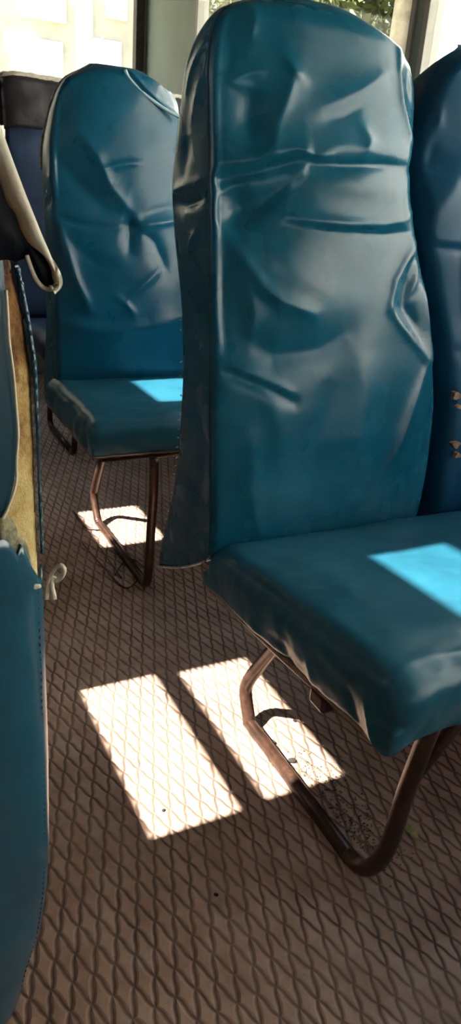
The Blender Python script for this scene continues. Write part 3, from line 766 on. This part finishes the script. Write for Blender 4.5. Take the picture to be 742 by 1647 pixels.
# left side: unseen openings added to shape the sun patches; the sun enters here
TS = math.tan(math.radians(50)); 
def zw(x, z=0.): return z + (x - XLW) * TS
FW = .008; TW = .012; UP = (TW + .006) * TS
HL = [(-.107 - FW, .318 + FW, zw(-.133) - FW, zw(.034) + FW + UP * .6), (-.100 - FW, .305 + FW, zw(.084) - FW + UP * .4, zw(.25) + FW + UP),
      (-.62, -.137 + FW, zw(.205, .495) - FW, zw(.350, .495) + FW + UP), (.96, 1.245, zw(.12) - FW, zw(.31) + FW + UP),
      (.80, 1.035, zw(.215, .49) - FW, zw(.60, .49) + FW + UP)]
wall('wall_left', 0, XLW - TW, TW, YF, YR, HL, CEIL)
for h in HL: window(0, XLW - TW, TW, h, FW, POST)

# ============================================================ FLOOR LITTER
def leaf(name, px, py, L, W_, ang, label, group=None, mat=DLEAF):
    p = on_axis(px, py, 2, 0.0); V_ = []; n_ = 12
    for i in range(n_ + 1):
        f = i / n_; w = W_ * math.sin(math.pi * f) ** .8 * (1 - .3 * f) + .0003
        for k in (-1, 0, 1): V_.append((w * k, L * (f - .5), .002 + .006 * abs(k) * math.sin(math.pi * f) + .004 * f))
    F_ = [(i * 3 + k, i * 3 + k + 1, i * 3 + k + 4, i * 3 + k + 3) for i in range(n_) for k in (0, 1)]
    m = MB().add(V_, F_).tube([(0, -L * .5, .002), (0, -L * .62, .003), (.002, -L * .8, .002)], .0008, 6)
    o = m.build(name, mat, None, True); o.location = (p[0], p[1], .001); o.rotation_euler = (0, 0, ang)
    s_ = o.modifiers.new('th', 'SOLIDIFY'); s_.thickness = .0006
    return tag(o, label, 'leaf', group)
leaf('dry_leaf', 657, 1340, .045, .009, .25, 'yellow-green leaf on the floor right of the nearest front leg')
chips = [(439, 1195, 'dark crumb in the sunlight beside the floor bar, the upper of two'), (470, 1225, 'dark crumb in the sunlight beside the floor bar, the lower of two'),
         (263, 1304, 'tiny dark crumb near the bottom of the large sunlit patch'), (474, 1160, 'small crumb in the sunlight under the near seat pad'), (348, 1440, 'small dark crumb on the shaded floor below the sunlit patch')]
for i, (a, b, lb) in enumerate(chips):
    p = on_axis(a, b, 2, 0.0); bm = bmesh.new(); bmesh.ops.create_icosphere(bm, subdivisions=2, radius=1)
    for vt in bm.verts: vt.co *= 1 + .25 * fbm(vt.co + Vector((i, 0, 0)), 1.5)
    me = bpy.data.meshes.new('crumb'); bm.to_mesh(me); bm.free()
    sc_ = [.0055, .0065, .003, .0035, .003][i]; o = link('crumb', me, CHIP); o.scale = (sc_, sc_ * 1.3, sc_ * .6); o.location = (p[0], p[1], sc_ * .5); o.rotation_euler = (0, 0, i)
    tag(o, lb, 'crumb')
m = MB()
for i in range(620):
    t_ = random.random(); p0 = np.array([.185, -.02]); p1 = np.array([.185, -.30])
    q = p0 + (p1 - p0) * t_ ** .6; q = q + np.array([abs(random.gauss(0, .035)), random.gauss(0, .02)])
    if q[0] < .176: continue
    r_ = random.uniform(.0008, .0026); z0 = r_ * .6
    o6 = [(1, 0, 0), (0, 1, 0), (-1, 0, 0), (0, -1, 0), (0, 0, 1), (0, 0, -.6)]
    w = random.random() * 3
    vv = [(q[0] + r_ * (a * math.cos(w) - b * math.sin(w)) * random.uniform(.7, 1.5), q[1] + r_ * (a * math.sin(w) + b * math.cos(w)), z0 + r_ * c) for a, b, c in o6]
    m.add(vv, [(0, 1, 4), (1, 2, 4), (2, 3, 4), (3, 0, 4), (1, 0, 5), (2, 1, 5), (3, 2, 5), (0, 3, 5)])
o = m.build('grit', GRIT); o['kind'] = 'stuff'; tag(o, 'brown grit gathered on the floor along the near seat bar', 'grit')
# twigs at the foot of the second seat
tw = [([(118, 822), (132, 840), (142, 850), (170, 852)], 'thin dark twig lying by the rear leg of the second seat'),
      ([(128, 868), (160, 905), (200, 945), (225, 930)], 'thin bent twig on the floor between the legs of the second seat'),
      ([(185, 925), (198, 905), (215, 900), (232, 912)], 'short curled twig at the foot of the second seat front leg'),
      ([(160, 880), (178, 905), (196, 930)], 'straight short twig in the shade left of the second seat front leg')]
for k, (pts, lb) in enumerate(tw):
    P_ = [on_axis(a, b, 2, .003 + .004 * (i % 2)) for i, (a, b) in enumerate(pts)]
    tag(MB().tube(spline(P_, 5), .0022 if k else .003, 7).build('twig', RUST, None, True), lb, 'twig')

# ============================================================ OUTSIDE
GZ = -.9
o = mesh('ground', *box_verts(-30, 40, -30, 45, GZ - .1, GZ), GROUND, None, False); struct(o)
# white building behind the rear window
b = thing('building', 'pale building with white panels seen through the rear window', 'building', (0, 16.5, GZ))
def pw(px, py, y): p = on_axis(px, py, 1, y); return p[0], p[2]
w0 = pw(-40, 200, 16.5)
off_parent(MB().box(-12, 14, 16.5, 17.2, GZ, 12.5).build('wall', GTRIM, b), b)
for (xa, ya, xb, yb_) in ((38, -30, 108, 38), (14, 54, 103, 125), (150, 60, 196, 130), (-60, 40, 0, 120), (122, -40, 150, 130), (172, -40, 206, 34)):
    x0, z1 = pw(xa, ya, 16.4); x1, z0 = pw(xb, yb_, 16.4)
    off_parent(MB().box(x0, x1, 16.43, 16.5, z0, z1).build('panel', WHITE, b, False, .01), b)
# whitewashed wall to the right
w = mesh('boundary_wall', *box_verts(4.0, 4.2, -7, float(on_axis(693, 40, 0, 4.0)[1]), GZ, 4.2), WHITE, None, False); tag(w, 'bright white wall outside the right-hand window', 'wall')
# tree with trunk and leaves
tree = thing('tree', 'sunlit green tree with a tan trunk outside the side window', 'tree', (5.6, 5.9, GZ))
d = ray(652, 10); tpos = CAM + d * ((5.6 - CAM[0]) / d[0])
tree.location = (5.6, tpos[1], GZ)
tr_ = MB().tube([(5.6, tpos[1], GZ), (5.58, tpos[1], .8), (5.62, tpos[1] + .03, 2.2), (5.6, tpos[1], 4.2)], [.17, .15, .14, .10], 14).build('trunk', BARK, tree, True); off_parent(tr_, tree)
m = MB(); rnd = random.Random(3)
for i in range(26000):
    c = np.array([rnd.uniform(5.7, 8.5), rnd.uniform(tpos[1] - 1.2, tpos[1] + 7.5), rnd.uniform(GZ, 4.5)])
    if fbm(c, .55) < -.6: continue
    s0 = rnd.uniform(.06, .17); a = np.array([rnd.gauss(0, 1) for _ in range(3)]); a /= np.linalg.norm(a); b_ = np.cross(a, [rnd.gauss(0, 1) for _ in range(3)]); b_ /= np.linalg.norm(b_)
    m.add([c - a * s0, c - b_ * s0 * .4, c + a * s0, c + b_ * s0 * .4], [(0, 1, 2, 3)])
fo = m.build('foliage', LEAF, tree); off_parent(fo, tree); fo['kind'] = 'stuff'

# ============================================================ LIGHT
wd = bpy.data.worlds.new('sky'); SC.world = wd; wd.use_nodes = True; nt = wd.node_tree
bg = nt.nodes['Background']; tc = nt.nodes.new('ShaderNodeTexCoord'); sp = nt.nodes.new('ShaderNodeSeparateXYZ'); rp = nt.nodes.new('ShaderNodeValToRGB')
nt.links.new(tc.outputs['Generated'], sp.inputs[0]); nt.links.new(sp.outputs[2], rp.inputs[0]); nt.links.new(rp.outputs[0], bg.inputs[0])
e = rp.color_ramp.elements; e[0].position = 0; e[0].color = (1.0, .97, .90, 1); e[1].position = .6; e[1].color = (.62, .80, 1.0, 1)
bg.inputs[1].default_value = 5.0
sd = bpy.data.lights.new('sun', 'SUN'); so = bpy.data.objects.new('sun', sd); COL.objects.link(so)
sd.energy = 64; sd.angle = math.radians(.55); sd.color = (1.0, .95, .86)
az = Vector((math.cos(math.radians(50)), 0, -math.sin(math.radians(50)))); so.rotation_euler = az.to_track_quat('-Z', 'Y').to_euler(); so.location = (-6, 0, 8)
# portals: they only guide sampling of the sky through the openings
def portal(loc, dirv, sx, sy):
    L = bpy.data.lights.new('sky_portal', 'AREA'); L.shape = 'RECTANGLE'; L.size = sx; L.size_y = sy; L.cycles.is_portal = True
    o = bpy.data.objects.new('sky_portal', L); COL.objects.link(o); o.location = loc; o.rotation_euler = Vector(dirv).to_track_quat('-Z', 'Z').to_euler()
portal((XRW + .06, 1.74, 1.36), (-1, 0, 0), 1.6, .9); portal((XRW + .06, -.98, 1.36), (-1, 0, 0), 3.9, .9)
portal((.02, YR + .07, 1.55), (0, -1, 0), 1.9, 1.0); portal((.35, YF - .08, 1.45), (0, 1, 0), 1.0, .9)
portal((XLW - .07, .31, 1.75), (1, 0, 0), 1.9, 1.3)

SC.view_settings.view_transform = 'Standard'; SC.view_settings.look = 'None'; SC.view_settings.gamma = 1; SC.view_settings.use_curve_mapping = False
SC.view_settings.exposure = -0.55
SC.cycles.max_bounces = 8; SC.cycles.diffuse_bounces = 5; SC.cycles.transparent_max_bounces = 12
SC.cycles.sample_clamp_indirect = 8; SC.cycles.use_denoising = True
